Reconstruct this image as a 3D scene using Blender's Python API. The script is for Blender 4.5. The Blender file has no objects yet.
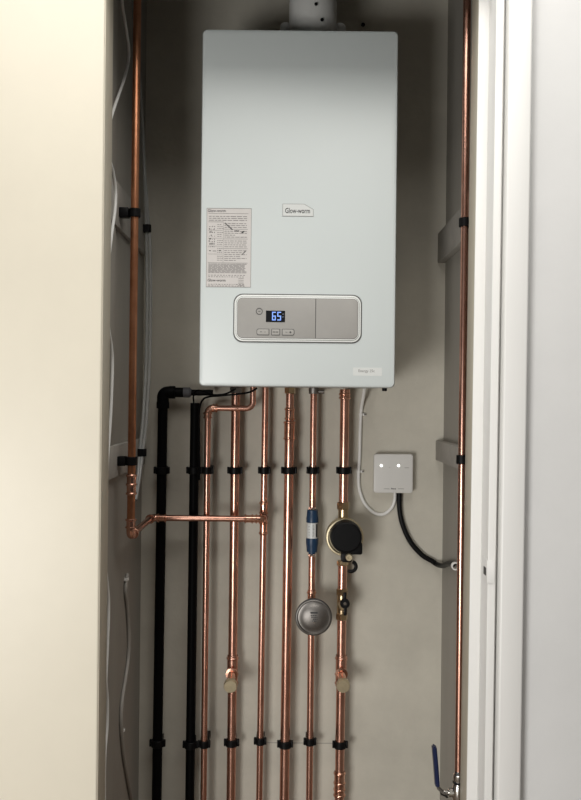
import bpy, bmesh, math, random
from mathutils import Vector, Matrix
random.seed(4)
scene = bpy.context.scene
COL = scene.collection
PI = math.pi
# ------------------------------------------------------------------ camera frame
F = 870.0; CZ = 1.15; CD = 2.2; TH = math.radians(0.6)
CT, ST = math.cos(TH), math.sin(TH)
def P(px, py, Y):
    """world point at depth plane Y seen at photo pixel (px, py)"""
    dx, dy = px - 290.5, py - 400.0
    u = dx * CT + dy * ST; v = -dx * ST + dy * CT
    D = CD + Y
    return Vector((u * D / F, Y, CZ - v * D / F))
def PX(px, py, X):
    """world point on the plane x = X seen at photo pixel"""
    dx, dy = px - 290.5, py - 400.0
    u = dx * CT + dy * ST; v = -dx * ST + dy * CT
    D = F * X / u
    return Vector((X, D - CD, CZ - v * D / F))

# ------------------------------------------------------------------ materials
def mat(name, col, rough=0.5, metal=0.0, noise=0.0, nscale=8.0, bump=0.0, bscale=60.0, spec=0.5,
        emit=None, estr=0.0, trans=0.0, alpha=1.0, stretch=None, col2=None, coat=0.0):
    m = bpy.data.materials.new(name); m.use_nodes = True
    nt = m.node_tree; b = nt.nodes['Principled BSDF']
    b.inputs['Base Color'].default_value = (*col, 1)
    b.inputs['Roughness'].default_value = rough
    b.inputs['Metallic'].default_value = metal
    b.inputs['Specular IOR Level'].default_value = spec
    b.inputs['Transmission Weight'].default_value = trans
    b.inputs['Alpha'].default_value = alpha
    b.inputs['Coat Weight'].default_value = coat
    if emit:
        b.inputs['Emission Color'].default_value = (*emit, 1); b.inputs['Emission Strength'].default_value = estr
    if noise or bump:
        tc = nt.nodes.new('ShaderNodeTexCoord'); mp = nt.nodes.new('ShaderNodeMapping')
        nt.links.new(tc.outputs['Object'], mp.inputs['Vector'])
        if stretch: mp.inputs['Scale'].default_value = stretch
    if noise:
        n = nt.nodes.new('ShaderNodeTexNoise'); n.inputs['Scale'].default_value = nscale
        n.inputs['Detail'].default_value = 6; n.inputs['Roughness'].default_value = 0.65
        nt.links.new(mp.outputs['Vector'], n.inputs['Vector'])
        r = nt.nodes.new('ShaderNodeValToRGB')
        c2 = col2 or tuple(c * (1 - noise) for c in col)
        c1 = tuple(min(1, c * (1 + noise * 0.35)) for c in col)
        r.color_ramp.elements[0].position = 0.3; r.color_ramp.elements[1].position = 0.7
        r.color_ramp.elements[0].color = (*c2, 1); r.color_ramp.elements[1].color = (*c1, 1)
        nt.links.new(n.outputs['Fac'], r.inputs['Fac']); nt.links.new(r.outputs['Color'], b.inputs['Base Color'])
    if bump:
        n2 = nt.nodes.new('ShaderNodeTexNoise'); n2.inputs['Scale'].default_value = bscale
        n2.inputs['Detail'].default_value = 5
        nt.links.new(mp.outputs['Vector'], n2.inputs['Vector'])
        bp = nt.nodes.new('ShaderNodeBump'); bp.inputs['Strength'].default_value = bump
        bp.inputs['Distance'].default_value = 0.004
        nt.links.new(n2.outputs['Fac'], bp.inputs['Height']); nt.links.new(bp.outputs['Normal'], b.inputs['Normal'])
    return m
M = dict(
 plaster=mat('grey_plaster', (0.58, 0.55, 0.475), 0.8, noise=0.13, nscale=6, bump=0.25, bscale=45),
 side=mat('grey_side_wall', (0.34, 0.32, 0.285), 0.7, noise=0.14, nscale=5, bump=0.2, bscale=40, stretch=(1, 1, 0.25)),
 batten=mat('painted_batten', (0.36, 0.34, 0.31), 0.65, noise=0.2, nscale=14, bump=0.25, bscale=50),
 cream=mat('cream_paint', (0.74, 0.69, 0.575), 0.42, noise=0.05, nscale=3, bump=0.08, bscale=22),
 reveal=mat('beige_gloss', (0.52, 0.475, 0.385), 0.45, noise=0.1, nscale=12, bump=0.15, bscale=40, stretch=(1, 1, .3)),
 trim=mat('white_gloss_wood', (0.87, 0.865, 0.845), 0.38, noise=0.04, nscale=9, bump=0.1, bscale=30, stretch=(1, 1, .15)),
 trimb=mat('cream_gloss_wood', (0.70, 0.67, 0.59), 0.42, noise=0.06, nscale=9, bump=0.1, bscale=30, stretch=(1, 1, .15)),
 hall=mat('pale_grey_wall', (0.77, 0.77, 0.765), 0.6, noise=0.04, nscale=5, bump=0.12, bscale=30),
 floor=mat('floor_wood', (0.20, 0.15, 0.11), 0.45, noise=0.2, nscale=5, stretch=(8, 1, 1)),
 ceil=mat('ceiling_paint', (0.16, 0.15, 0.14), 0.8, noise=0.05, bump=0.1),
 copper=mat('copper', (0.70, 0.405, 0.315), 0.27, 1.0, noise=0.22, nscale=16, bump=0.015, bscale=12, col2=(0.56, 0.29, 0.215)),
 coppero=mat('old_copper', (0.62, 0.29, 0.165), 0.33, 1.0, noise=0.3, nscale=14, bump=0.06, bscale=15, col2=(0.42, 0.17, 0.085)),
 copperf=mat('fitting_copper', (0.82, 0.48, 0.36), 0.2, 1.0, noise=0.3, nscale=40, col2=(0.52, 0.25, 0.17)),
 brass=mat('brass', (0.64, 0.49, 0.30), 0.3, 1.0, noise=0.25, nscale=40),
 brassp=mat('pale_brass', (0.62, 0.54, 0.37), 0.42, 0.75, noise=0.15, nscale=50),
 steel=mat('brushed_steel', (0.27, 0.255, 0.24), 0.46, 1.0, noise=0.2, nscale=35),
 chrome=mat('chrome', (0.75, 0.74, 0.72), 0.18, 1.0, noise=0.05),
 black=mat('black_plastic', (0.0045, 0.0045, 0.005), 0.45, noise=0.2, nscale=30, spec=0.16),
 blackp=mat('black_pipe_plastic', (0.0025, 0.0025, 0.003), 0.5, noise=0.2, nscale=20, spec=0.09),
 greyp=mat('grey_plastic', (0.10, 0.10, 0.11), 0.5, noise=0.1, nscale=30),
 boiler=mat('boiler_enamel', (0.62, 0.668, 0.668), 0.35, noise=0.015, nscale=3, bump=0.015, bscale=90),
 boilerd=mat('boiler_case', (0.55, 0.56, 0.55), 0.5, noise=0.03, nscale=6),
 flue=mat('flue_plastic', (0.68, 0.68, 0.66), 0.5, noise=0.05, nscale=9),
 rim=mat('white_rim', (0.80, 0.82, 0.80), 0.35, noise=0.02),
 groove=mat('dark_groove', (0.10, 0.10, 0.10), 0.6, noise=0.1),
 panel=mat('grey_panel', (0.345, 0.335, 0.318), 0.5, noise=0.04, nscale=30),
 button=mat('button_grey', (0.38, 0.37, 0.35), 0.5, noise=0.03),
 screen=mat('black_screen', (0.01, 0.011, 0.013), 0.25, noise=0.1),
 digit=mat('blue_digits', (0.1, 0.2, 0.5), 0.5, emit=(0.30, 0.48, 1.0), estr=0.75, noise=0.01),
 digitd=mat('dim_marks', (0.12, 0.14, 0.18), 0.5, noise=0.01),
 paper=mat('label_paper', (0.60, 0.575, 0.56), 0.5, noise=0.05, nscale=50),
 paperw=mat('badge_white', (0.67, 0.69, 0.68), 0.4, noise=0.02),
 ink=mat('black_ink', (0.03, 0.03, 0.032), 0.6, noise=0.05),
 inkg=mat('grey_ink', (0.22, 0.21, 0.205), 0.6, noise=0.05),
 boxw=mat('white_box_plastic', (0.70, 0.69, 0.665), 0.4, noise=0.02),
 led=mat('lit_indicator', (0.9, 0.9, 0.9), 0.3, emit=(1, 1, 0.97), estr=2.0, noise=0.01),
 cablew=mat('white_cable', (0.82, 0.815, 0.79), 0.42, noise=0.06, nscale=20),
 cableg=mat('grey_cable', (0.36, 0.34, 0.31), 0.5, noise=0.06, nscale=20),
 hose=mat('clear_hose', (0.66, 0.67, 0.66), 0.25, trans=0.5, noise=0.05, nscale=20),
 blue=mat('blue_plastic', (0.010, 0.040, 0.095), 0.4, noise=0.2, nscale=60),
 bluel=mat('blue_sleeve', (0.008, 0.016, 0.065), 0.38, noise=0.15, nscale=50),
)
# ------------------------------------------------------------------ object helpers
ORG = {}
def empty(name, loc, label, cat, group=None):
    o = bpy.data.objects.new(name, None); COL.objects.link(o); o.location = loc
    o.empty_display_size = 0.05
    ORG[o] = Vector(loc); o['label'] = label; o['category'] = cat
    if group: o['group'] = group
    return o
def obj(name, bm, m, parent=None, origin=None, smooth=True, angle=40):
    org = ORG[parent] if parent is not None else Vector(origin if origin is not None else (0, 0, 0))
    bmesh.ops.translate(bm, verts=bm.verts, vec=-org)
    bmesh.ops.recalc_face_normals(bm, faces=bm.faces)
    if smooth:
        for f in bm.faces: f.smooth = True
        for e in bm.edges:
            if len(e.link_faces) == 2 and e.calc_face_angle(0) > math.radians(angle): e.smooth = False
    me = bpy.data.meshes.new(name); bm.to_mesh(me); bm.free()
    me.materials.append(M[m] if isinstance(m, str) else m)
    o = bpy.data.objects.new(name, me); COL.objects.link(o)
    ORG[o] = org
    if parent is not None: o.parent = parent
    else: o.location = org
    return o
def single(name, bm, m, label, cat, group=None, origin=None, **k):
    o = obj(name, bm, m, None, origin, **k); o['label'] = label; o['category'] = cat
    if group: o['group'] = group
    return o
def struct(name, bm, m, parent=None, **k):
    o = obj(name, bm, m, parent, **k)
    if parent is None: o['kind'] = 'structure'
    return o
def NB(): return bmesh.new()
def box(bm, x0, x1, y0, y1, z0, z1, bev=0.0, seg=2, lean=0.0):
    r = bmesh.ops.create_cube(bm, size=1.0)
    vs = r['verts']
    for v in vs:
        v.co = Vector((x0 if v.co.x < 0 else x1, y0 if v.co.y < 0 else y1, z0 if v.co.z < 0 else z1))
        v.co.x += lean * (v.co.z - CZ)
    if bev:
        es = list({e for v in vs for e in v.link_edges})
        bmesh.ops.bevel(bm, geom=es, offset=bev, segments=seg, affect='EDGES', profile=0.5)
    return bm
def smooth_path(pts, n=8):
    pts = [Vector(p) for p in pts]
    if len(pts) < 3: return pts
    out = []
    for i in range(len(pts) - 1):
        p0 = pts[max(i - 1, 0)]; p1 = pts[i]; p2 = pts[i + 1]; p3 = pts[min(i + 2, len(pts) - 1)]
        if i == 0: p0 = p1 * 2 - p2
        if i == len(pts) - 2: p3 = p2 * 2 - p1
        for k in range(n):
            t = k / n
            out.append(0.5 * ((2 * p1) + (p2 - p0) * t + (2 * p0 - 5 * p1 + 4 * p2 - p3) * t * t + (3 * p1 - p0 - 3 * p2 + p3) * t ** 3))
    out.append(pts[-1]); return out
def fillet(pts, r, n=8):
    """polyline with rounded corners"""
    pts = [Vector(p) for p in pts]; out = [pts[0]]
    for i in range(1, len(pts) - 1):
        a, b, c = pts[i - 1], pts[i], pts[i + 1]
        d1 = (a - b).normalized(); d2 = (c - b).normalized()
        ang = d1.angle(d2); t = r / math.tan(ang / 2)
        cen = b + (d1 + d2).normalized() * (r / math.sin(ang / 2))
        s = b + d1 * t - cen; e = b + d2 * t - cen
        for k in range(n + 1):
            f = k / n; tot = PI - ang
            out.append(cen + (s * math.sin((1 - f) * tot) + e * math.sin(f * tot)) / math.sin(tot))
    out.append(pts[-1]); return out
def tube(bm, pts, r, seg=20, caps=True):
    pts = [Vector(p) for p in pts]; n = len(pts)
    rr = r if isinstance(r, (list, tuple)) else [r] * n
    tang = []
    for i in range(n):
        a = pts[max(i - 1, 0)]; b = pts[min(i + 1, n - 1)]
        tang.append((b - a).normalized())
    t0 = tang[0]; ref = Vector((0, 1, 0)) if abs(t0.y) < 0.9 else Vector((1, 0, 0))
    nrm = (ref - t0 * ref.dot(t0)).normalized(); rings = []
    for i in range(n):
        t = tang[i]; nrm = (nrm - t * nrm.dot(t)).normalized(); bn = t.cross(nrm)
        rings.append([bm.verts.new(pts[i] + (nrm * math.cos(2 * PI * k / seg) + bn * math.sin(2 * PI * k / seg)) * rr[i]) for k in range(seg)])
    for i in range(n - 1):
        for k in range(seg):
            bm.faces.new((rings[i][k], rings[i][(k + 1) % seg], rings[i + 1][(k + 1) % seg], rings[i + 1][k]))
    if caps:
        bm.faces.new(rings[0]); bm.faces.new(list(reversed(rings[-1])))
    return bm
def lathe(bm, base, axis, prof, seg=28, phase=0.0):
    """prof: list of (radius, height along axis); closed at both ends when radius 0"""
    base = Vector(base); ax = Vector(axis).normalized()
    ref = Vector((0, 0, 1)) if abs(ax.z) < 0.9 else Vector((1, 0, 0))
    n = (ref - ax * ref.dot(ax)).normalized(); b = ax.cross(n)
    rings = []
    for r, h in prof:
        if r <= 1e-7: rings.append([bm.verts.new(base + ax * h)])
        else: rings.append([bm.verts.new(base + ax * h + (n * math.cos(2 * PI * k / seg + phase) + b * math.sin(2 * PI * k / seg + phase)) * r) for k in range(seg)])
    for i in range(len(rings) - 1):
        A, B = rings[i], rings[i + 1]
        for k in range(seg):
            k2 = (k + 1) % seg
            if len(A) == 1 and len(B) == 1: continue
            if len(A) == 1: bm.faces.new((A[0], B[k], B[k2]))
            elif len(B) == 1: bm.faces.new((A[k], A[k2], B[0]))
            else: bm.faces.new((A[k], A[k2], B[k2], B[k]))
    return bm
def ring(bm, base, axis, ri, ro, h0, h1, seg=28, c=0.0006):
    return lathe(bm, base, axis, [(ri, h0), (ro - c, h0), (ro, h0 + c), (ro, h1 - c), (ro - c, h1), (ri, h1), (ri, h0)], seg)
def disc(bm, base, axis, r, h0, h1, c=0.001, seg=28, phase=0.0):
    return lathe(bm, base, axis, [(0, h0), (r - c, h0), (r, h0 + c), (r, h1 - c), (r - c, h1), (0, h1)], seg, phase)
def rrect(cx, cz, w, h, rad, n=8):
    """outline (x,z) counter clockwise, rad = (tl,tr,br,bl)"""
    if not isinstance(rad, (tuple, list)): rad = (rad,) * 4
    x0, x1, z0, z1 = cx - w / 2, cx + w / 2, cz - h / 2, cz + h / 2
    out = []
    for (x, z, r, a0) in ((x1, z1, rad[1], 0), (x0, z1, rad[0], 90), (x0, z0, rad[3], 180), (x1, z0, rad[2], 270)):
        if r <= 0: out.append((x, z)); continue
        ccx = x - r if x == x1 else x + r; ccz = z - r if z == z1 else z + r
        for k in range(n + 1):
            a = math.radians(a0 + 90 * k / n); out.append((ccx + r * math.cos(a), ccz + r * math.sin(a)))
    return out
def plate(bm, outline, yb, yf, ch=0.0):
    """extrude an (x,z) outline from y = yb to y = yf (front, smaller y) with a small chamfer"""
    cx = sum(p[0] for p in outline) / len(outline); cz = sum(p[1] for p in outline) / len(outline)
    def rg(y, inset):
        vs = []
        for x, z in outline:
            d = Vector((x - cx, z - cz)); L = d.length or 1
            vs.append(bm.verts.new((x - math.copysign(min(inset, abs(d.x)), d.x) if inset else x, y, z - math.copysign(min(inset, abs(d.y)), d.y) if inset else z)))
        return vs
    rs = [rg(yb, 0)]
    if ch: rs += [rg(yf + ch, 0), rg(yf + ch * 0.3, ch * 0.3), rg(yf, ch)]
    else: rs += [rg(yf, 0)]
    n = len(outline)
    for A, B in zip(rs, rs[1:]):
        for k in range(n): bm.faces.new((A[k], A[(k + 1) % n], B[(k + 1) % n], B[k]))
    bm.faces.new(rs[0]); bm.faces.new(rs[-1])
    return bm
def quad(bm, x0, x1, z0, z1, y, t=0.0002):
    return box(bm, x0, x1, y, y + t, z0, z1)
def text_bm(s, cx, cz, width, y, height=None, bold=0.0, depth=0.00015):
    cu = bpy.data.curves.new('t', 'FONT'); cu.body = s; cu.size = 1.0; cu.offset = bold; cu.extrude = 0.0; cu.resolution_u = 3
    cu.align_x = 'LEFT'
    o = bpy.data.objects.new('t', cu); COL.objects.link(o)
    bpy.context.view_layer.update()
    dg = bpy.context.evaluated_depsgraph_get()
    me = bpy.data.meshes.new_from_object(o.evaluated_get(dg))
    bm = NB(); bm.from_mesh(me)
    bpy.data.objects.remove(o); bpy.data.curves.remove(cu); bpy.data.meshes.remove(me)
    xs = [v.co.x for v in bm.verts]; ys = [v.co.y for v in bm.verts]
    w = max(xs) - min(xs); h = max(ys) - min(ys)
    sx = width / w; sy = sx if height is None else height / h
    mx = (max(xs) + min(xs)) / 2; my = (max(ys) + min(ys)) / 2
    for v in bm.verts: v.co = Vector((cx + (v.co.x - mx) * sx, y, cz + (v.co.y - my) * sy))
    r = bmesh.ops.extrude_face_region(bm, geom=list(bm.faces))
    bmesh.ops.translate(bm, verts=[g for g in r['geom'] if isinstance(g, bmesh.types.BMVert)], vec=(0, depth, 0))
    return bm

# ================================================================== SETTING
XL, XR = -0.374, 0.388
bm = NB(); box(bm, XL - .1, XR + .1, 0, 0.1, 0, 2.3); struct('wall_back', bm, 'plaster')
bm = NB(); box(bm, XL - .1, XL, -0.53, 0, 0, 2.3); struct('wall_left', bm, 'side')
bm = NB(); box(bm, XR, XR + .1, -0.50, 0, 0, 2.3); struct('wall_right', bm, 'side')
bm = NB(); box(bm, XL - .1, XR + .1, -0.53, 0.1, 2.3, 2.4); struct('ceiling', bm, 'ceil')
bm = NB(); box(bm, -2.5, 2.5, -4.2, 0.1, -0.1, 0); struct('floor', bm, 'floor')
# front-left wall: cream face and beige reveal
bm = NB(); box(bm, -2.2, -0.3515, -0.587, -0.535, 0, 2.5, 0.004, 3); struct('wall_front_left', bm, 'cream')
bm = NB(); box(bm, -0.40, -0.350, -0.5835, -0.518, 0, 1.944, 0.0015); struct('trim_1', bm, 'reveal')
# right: jamb with door stop, architrave, pale wall
LN = 0.005
bm = NB(); box(bm, 0.344, 0.372, -0.5535, -0.495, 0, 1.944, 0.001, 2, LN); struct('trim_2', bm, 'reveal')
bm = NB(); box(bm, 0.344, 0.3724, -0.5584, -0.5536, 0, 1.944, 0.0018, 2, LN); struct('trim_8', bm, 'trim')
bm = NB(); box(bm, 0.3635, 0.378, -0.617, -0.5585, 0, 1.944, 0.002, 2, LN)
box(bm, 0.3725, 0.392, -0.5585, -0.495, 0, 1.944, 0.001, 1, LN); struct('trim_3', bm, 'trim')
bm = NB(); box(bm, 0.3785, 0.3835, -0.603, -0.59, 0, 1.97, 0.001, 1, LN); 
box(bm, 0.3835, 0.4265, -0.632, -0.60, 0, 1.97, 0.004, 3, LN); struct('trim_4', bm, 'trim')
bm = NB(); box(bm, 0.393, 2.2, -0.610, -0.53, 0, 2.5); struct('wall_front_right', bm, 'hall')
bm = NB(); box(bm, -0.36, 0.40, -0.61, -0.50, 1.945, 2.5); struct('wall_front_top', bm, 'hall')
# battens on the side walls
for nm, x0, x1, y0, y1, z0, z1, lab in (
  ('wall_batten', XL, XL + .010, -0.50, -0.02, 1.508, 1.60, 'upper grey painted batten on the left cupboard wall behind the brown copper riser'),
  ('wall_batten', XL, XL + .012, -0.50, -0.02, 0.985, 1.052, 'lower grey painted batten on the left cupboard wall behind the brown copper riser'),
  ('wall_batten', XR - .020, XR, -0.47, 0.0, 1.500, 1.575, 'upper grey wooden batten on the right wall behind the tall copper pipe'),
  ('wall_batten', XR - .020, XR, -0.47, 0.0, 1.002, 1.052, 'lower grey wooden batten on the right wall near the white control box')):
    b = NB(); box(b, x0, x1, y0, y1, z0, z1, 0.002)
    single(nm, b, 'batten', lab, 'batten', origin=((x0 + x1) / 2, (y0 + y1) / 2, z0))
# vertical board at the front of the left wall
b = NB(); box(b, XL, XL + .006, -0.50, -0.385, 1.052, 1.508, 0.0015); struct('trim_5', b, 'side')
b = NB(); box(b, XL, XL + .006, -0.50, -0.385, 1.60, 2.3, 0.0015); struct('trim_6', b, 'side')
# plaster joint and plug hole on the back wall
b = NB(); a = P(262, 742.5, 0); c = P(343, 743, 0); box(b, a.x, c.x, -0.0006, 0.0, a.z - .0009, a.z + .0009); struct('trim_7', b, 'side')
c = P(363, 25, 0); b = NB(); disc(b, c, (0, -1, 0), 0.0052, -.002, 0.003, 0.001, 16)
single('wall_plug', b, 'black', 'tiny black wall plug above the boiler, right of the flue', 'wall plug', origin=c)
# strike plate on the jamb
c0 = P(487, 560, -0.617); c1 = P(497, 584, -0.617)
sp = empty('strike_plate', (0.3635 + LN * (c0.z - CZ), -0.60, (c0.z + c1.z) / 2), 'small white painted latch strike plate on the right door jamb', 'strike plate')
zc = (c0.z + c1.z) / 2; xo = LN * (zc - CZ)
b = NB(); box(b, 0.3622 + xo, 0.3634 + xo, -0.6185, -0.575, zc - .022, zc + .022, 0.0005)
box(b, 0.3622 + xo, 0.376 + xo, -0.6188, -0.6174, zc - .02, zc + .02, 0.0005); obj('plate', b, 'trim', sp)
b = NB(); box(b, 0.3615 + xo, 0.3626 + xo, -0.610, -0.592, zc - .008, zc + .006); h = obj('latch_hole', b, 'black', sp); h['label'] = 'dark latch hole'

# ================================================================== BOILER
YF = -0.344
tl = P(200.6, 29.8, YF); br = P(395.6, 387.2, YF)
BX0, BX1 = tl.x, br.x - 0.0
cen = P(298.7, 208.2, YF); BW = 0.4185; BH = 0.7625
BX0, BX1, BZ0, BZ1 = cen.x - BW / 2, cen.x + BW / 2, cen.z - BH / 2, cen.z + BH / 2
boiler = empty('wall_boiler', (cen.x, -0.17, BZ0), 'large white wall-hung gas boiler with grey control panel and stickers', 'boiler')
b = NB(); box(b, BX0 + .003, BX1 - .003, YF + .030, -0.001, BZ0 + .003, BZ1 - .002, 0.004); obj('casing', b, 'boilerd', boiler)
b = NB(); plate(b, rrect(cen.x, cen.z, BW, BH, 0.010), YF + .0295, YF, 0.006); obj('front_panel', b, 'boiler', boiler)
def Fp(px, py, o=0.0): return P(px, py, YF - o)
# flue
fx = P(313, 0, -0.20).x; FY = -0.20
b = NB(); lathe(b, (fx, FY, 0), (0, 0, 1), [(0.0, BZ1 - .0), (.0565, BZ1), (.0560, 2.000), (.0552, 2.004), (.0548, 2.008), (.0548, 2.06), (.0535, 2.063), (.0535, 2.2995), (0, 2.2995)], 40)
fl = obj('flue', b, 'flue', boiler)
for s in (-1, 1):
    b = NB(); xo_ = fx + s * 0.0625
    plate(b, rrect(xo_, (BZ1 + 2.016) / 2, 0.025, 2.016 - BZ1, (.012, .012, 0, 0)), FY + .008, FY - .008, .002)
    obj('flue_lug', b, 'flue', fl)
for px, py in ((316, 5), (322, 20)):
    q = P(px, py, FY - .052); b = NB(); disc(b, (q.x, FY - math.sqrt(.0545 ** 2 - (q.x - fx) ** 2) - .0006, q.z), (0, -1, 0), .0038, 0, .004, .001, 14); obj('screw', b, 'black', fl)
# connectors under the boiler
PT = BZ0 - 0.0125
# info label
a = Fp(206.8, 208, 0); c = Fp(250.8, 287.5, 0)
lx0, lx1, lz1, lz0 = a.x, c.x, a.z, c.z
b = NB(); quad(b, lx0, lx1, lz0, lz1, YF - .0004, .0004); il = obj('information_label', b, 'paper', boiler)
b = NB()
W = lx1 - lx0; H = lz1 - lz0
def L(fx0, fx1, fz0, fz1): quad(b, lx0 + W * fx0, lx0 + W * fx1, lz1 - H * fz1, lz1 - H * fz0, YF - .0006)
# grey printing: frame lines, table rules and lines of small print
L(.0, 1, 0, .006); L(0, 1, .994, 1); L(0, .008, 0, 1); L(.992, 1, 0, 1); L(.04, .93, .065, .07)
for z in (.10, .125, .15): 
    x = .05
    while x < .88:
        w = random.uniform(.04, .13); L(x, min(x + w, .9), z, z + .009); x += w + .02
L(.04, .37, .172, .178); L(.04, .92, .69, .696); L(.372, .378, .17, .69)
for k in range(19):
    z = .205 + k * .025; 
    if k % 4 == 3: L(.04, .36, z, z + .004); continue
    x = .24
    while x < .34: 
        w = random.uniform(.02, .05); L(x, x + w, z, z + .008); x += w + .012
for k in range(20):
    z = .19 + k * .0245
    if k in (3, 8, 13): L(.38, .92, z, z + .005); continue
    x = .40; end = random.choice((.9, .9, .75, .62))
    while x < end:
        w = random.uniform(.03, .1); L(x, min(x + w, .9), z, z + .008); x += w + .018
for k in range(9):
    z = .705 + k * .0135
    x = .05
    while x < .86:
        w = random.uniform(.05, .14); L(x, min(x + w, .9), z, z + .0075); x += w + .012
for z in (.845, .865, .96, .98):
    x = .05
    while x < .85: 
        w = random.uniform(.02, .05); L(x, x + w, z, z + .008); x += w + .025
for k in range(5): L(.72, .84, .885 + k * .022, .891 + k * .022)
obj('small_print', b, 'inkg', il, smooth=False)
b = NB()
for z in (.225, .26, .30, .345, .385, .415, .45, .48):
    for k in range(4):
        x = .06 + k * .035 + random.uniform(-.01, .01); L(x, x + .016, z + random.uniform(-.012, .01), z + .014)
L(.06, .10, .535, .545); L(.14, .22, .54, .546); L(.28, .33, .535, .543)
obj('pictogram', b, 'ink', il, smooth=False); b = NB()
for k in range(8): L(.40 + k * .022, .43 + k * .022, .185 + k * .011, .197 + k * .011)
obj('pictogram', b, 'ink', il, smooth=False); b = NB()
for k in range(5): L(.62 + k * .02, .65 + k * .02, .28 + .004 * (k % 2), .29 + .004 * (k % 2)); L(.78 + k * .012, .80 + k * .012, .30 - k * .004, .315 - k * .004)
obj('pictogram', b, 'ink', il, smooth=False); b = NB()
for k in range(4): L(.80 + k * .02, .815 + k * .02, .57 - k * .012, .585 - k * .01)
obj('pictogram', b, 'ink', il, smooth=False)
for fz in (.033, .912):
    t = text_bm('Glow-worm', lx0 + W * (.225 if fz < .5 else .235), lz1 - H * fz, W * .40, YF - .0007, H * .034, bold=0.008); obj('lettering', t, 'ink', il, smooth=False)
# name badge: flag shaped outline
a = Fp(282.6, 203.8); c = Fp(313.4, 216.6)
ow, oh = c.x - a.x, a.z - c.z
o_ = [(a.x, a.z), (a.x, c.z), (c.x, c.z), (c.x, a.z - oh * .42), (a.x + ow * .70, a.z)]
b = NB(); plate(b, o_, YF, YF - .0008); bd = obj('name_badge', b, 'inkg', boiler, smooth=False)
m_ = .0008
i_ = [(a.x + m_, a.z - m_), (a.x + m_, c.z + m_), (c.x - m_, c.z + m_), (c.x - m_, a.z - oh * .42 - m_ * .6), (a.x + ow * .70 - m_ * .3, a.z - m_)]
b = NB(); plate(b, i_, YF, YF - .0011); f_ = obj('badge_face', b, 'paperw', bd, smooth=False)
t = text_bm('Glow-worm', (a.x + c.x) / 2 - .0008, (a.z + c.z) / 2 - .0012, ow * .80, YF - .0014, oh * .42, bold=0.008); obj('lettering', t, 'ink', bd, smooth=False)
# model label bottom right
a = Fp(353, 367.5); c = Fp(382, 376)
b = NB(); quad(b, a.x, c.x, c.z, a.z, YF - .0004, .0004); ml = obj('model_label', b, 'paperw', boiler)
t = text_bm('Energy 25c', (a.x + c.x) / 2 - .002, (a.z + c.z) / 2 + .001, (c.x - a.x) * .56, YF - .0007); obj('lettering', t, 'inkg', ml, smooth=False)
# control panel
a = Fp(233.6, 293.6); c = Fp(361.6, 343.6); cc = (a + c) / 2; w0, h0 = c.x - a.x, a.z - c.z
cx, cz = cc.x, cc.z
b = NB(); plate(b, rrect(cx, cz, w0, h0, .020), YF, YF - .0012, .0004); cp = obj('control_panel', b, 'groove', boiler)
b = NB(); plate(b, rrect(cx, cz, w0 - .0045, h0 - .0045, .019), YF, YF - .0035, .0012); obj('bezel', b, 'rim', cp)
b = NB(); plate(b, rrect(cx, cz, w0 - .011, h0 - .011, .0165), YF, YF - .0037, 0); obj('bezel_groove', b, 'groove', cp)
b = NB(); plate(b, rrect(cx, cz, w0 - .0125, h0 - .0125, .0155), YF, YF - .0050, .0010); obj('bezel', b, 'rim', cp)
iw, ih = w0 - .0185, h0 - .0195
b = NB(); plate(b, rrect(cx, cz, iw + .0015, ih + .0015, .0115), YF, YF - .0052, 0); obj('bezel_groove', b, 'groove', cp)
dv = Fp(315.6, 318).x; ix0, ix1 = cx - iw / 2, cx + iw / 2
b = NB(); plate(b, rrect((ix0 + dv - .0007) / 2, cz, dv - .0007 - ix0, ih, (.011, .0005, .0005, .011)), YF, YF - .0062, .0004); obj('control_fascia', b, 'panel', cp)
b = NB(); plate(b, rrect((ix1 + dv + .0007) / 2, cz, ix1 - dv - .0007, ih, (.0005, .011, .011, .0005)), YF, YF - .0064, .0005); obj('flap', b, 'panel', cp)
YC = YF - .0062
a = Fp(266, 310.6, .006); c = Fp(285, 322.2, .006)
b = NB(); plate(b, rrect((a.x + c.x) / 2, (a.z + c.z) / 2, c.x - a.x, a.z - c.z, .0006), YC, YC - .0006); obj('display', b, 'screen', cp)
def seg7(bm, x, z, w, h, segs, y, t):
    S = dict(a=(x, x + w, z + h - t, z + h), g=(x, x + w, z + h / 2 - t / 2, z + h / 2 + t / 2), d=(x, x + w, z, z + t),
             f=(x, x + t, z + h / 2, z + h), b=(x + w - t, x + w, z + h / 2, z + h), e=(x, x + t, z, z + h / 2), c=(x + w - t, x + w, z, z + h / 2))
    for s in segs: quad(bm, *S[s], y, .0002)
b = NB(); q = Fp(272.0, 320.4, .006); hh = 8.6 / 470
seg7(b, q.x, q.z, .0080, hh, 'acdefg', YC - .0009, .0021); seg7(b, q.x + .0112, q.z, .0080, hh, 'acdfg', YC - .0009, .0021)
g_ = obj('display_digits', b, 'digit', cp, smooth=False); g_['label'] = 'glowing blue digits 65'
b = NB(); q = Fp(282.3, 316, .006)
for k in range(2): quad(b, q.x, q.x + .003, q.z + .003 - k * .006, q.z + .005 - k * .006, YC - .0009, .0002)
obj('display_mark', b, 'digitd', cp, smooth=False)
q = Fp(259.3, 311.3, .006)
b = NB(); ring(b, (q.x, YC, q.z), (0, -1, 0), .0058, .0072, 0, .0008, 24, .0002); quad(b, q.x - .0022, q.x + .0022, q.z - .0006, q.z + .0006, YC - .0006, .0008)
obj('power_symbol', b, 'groove', cp)
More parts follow.
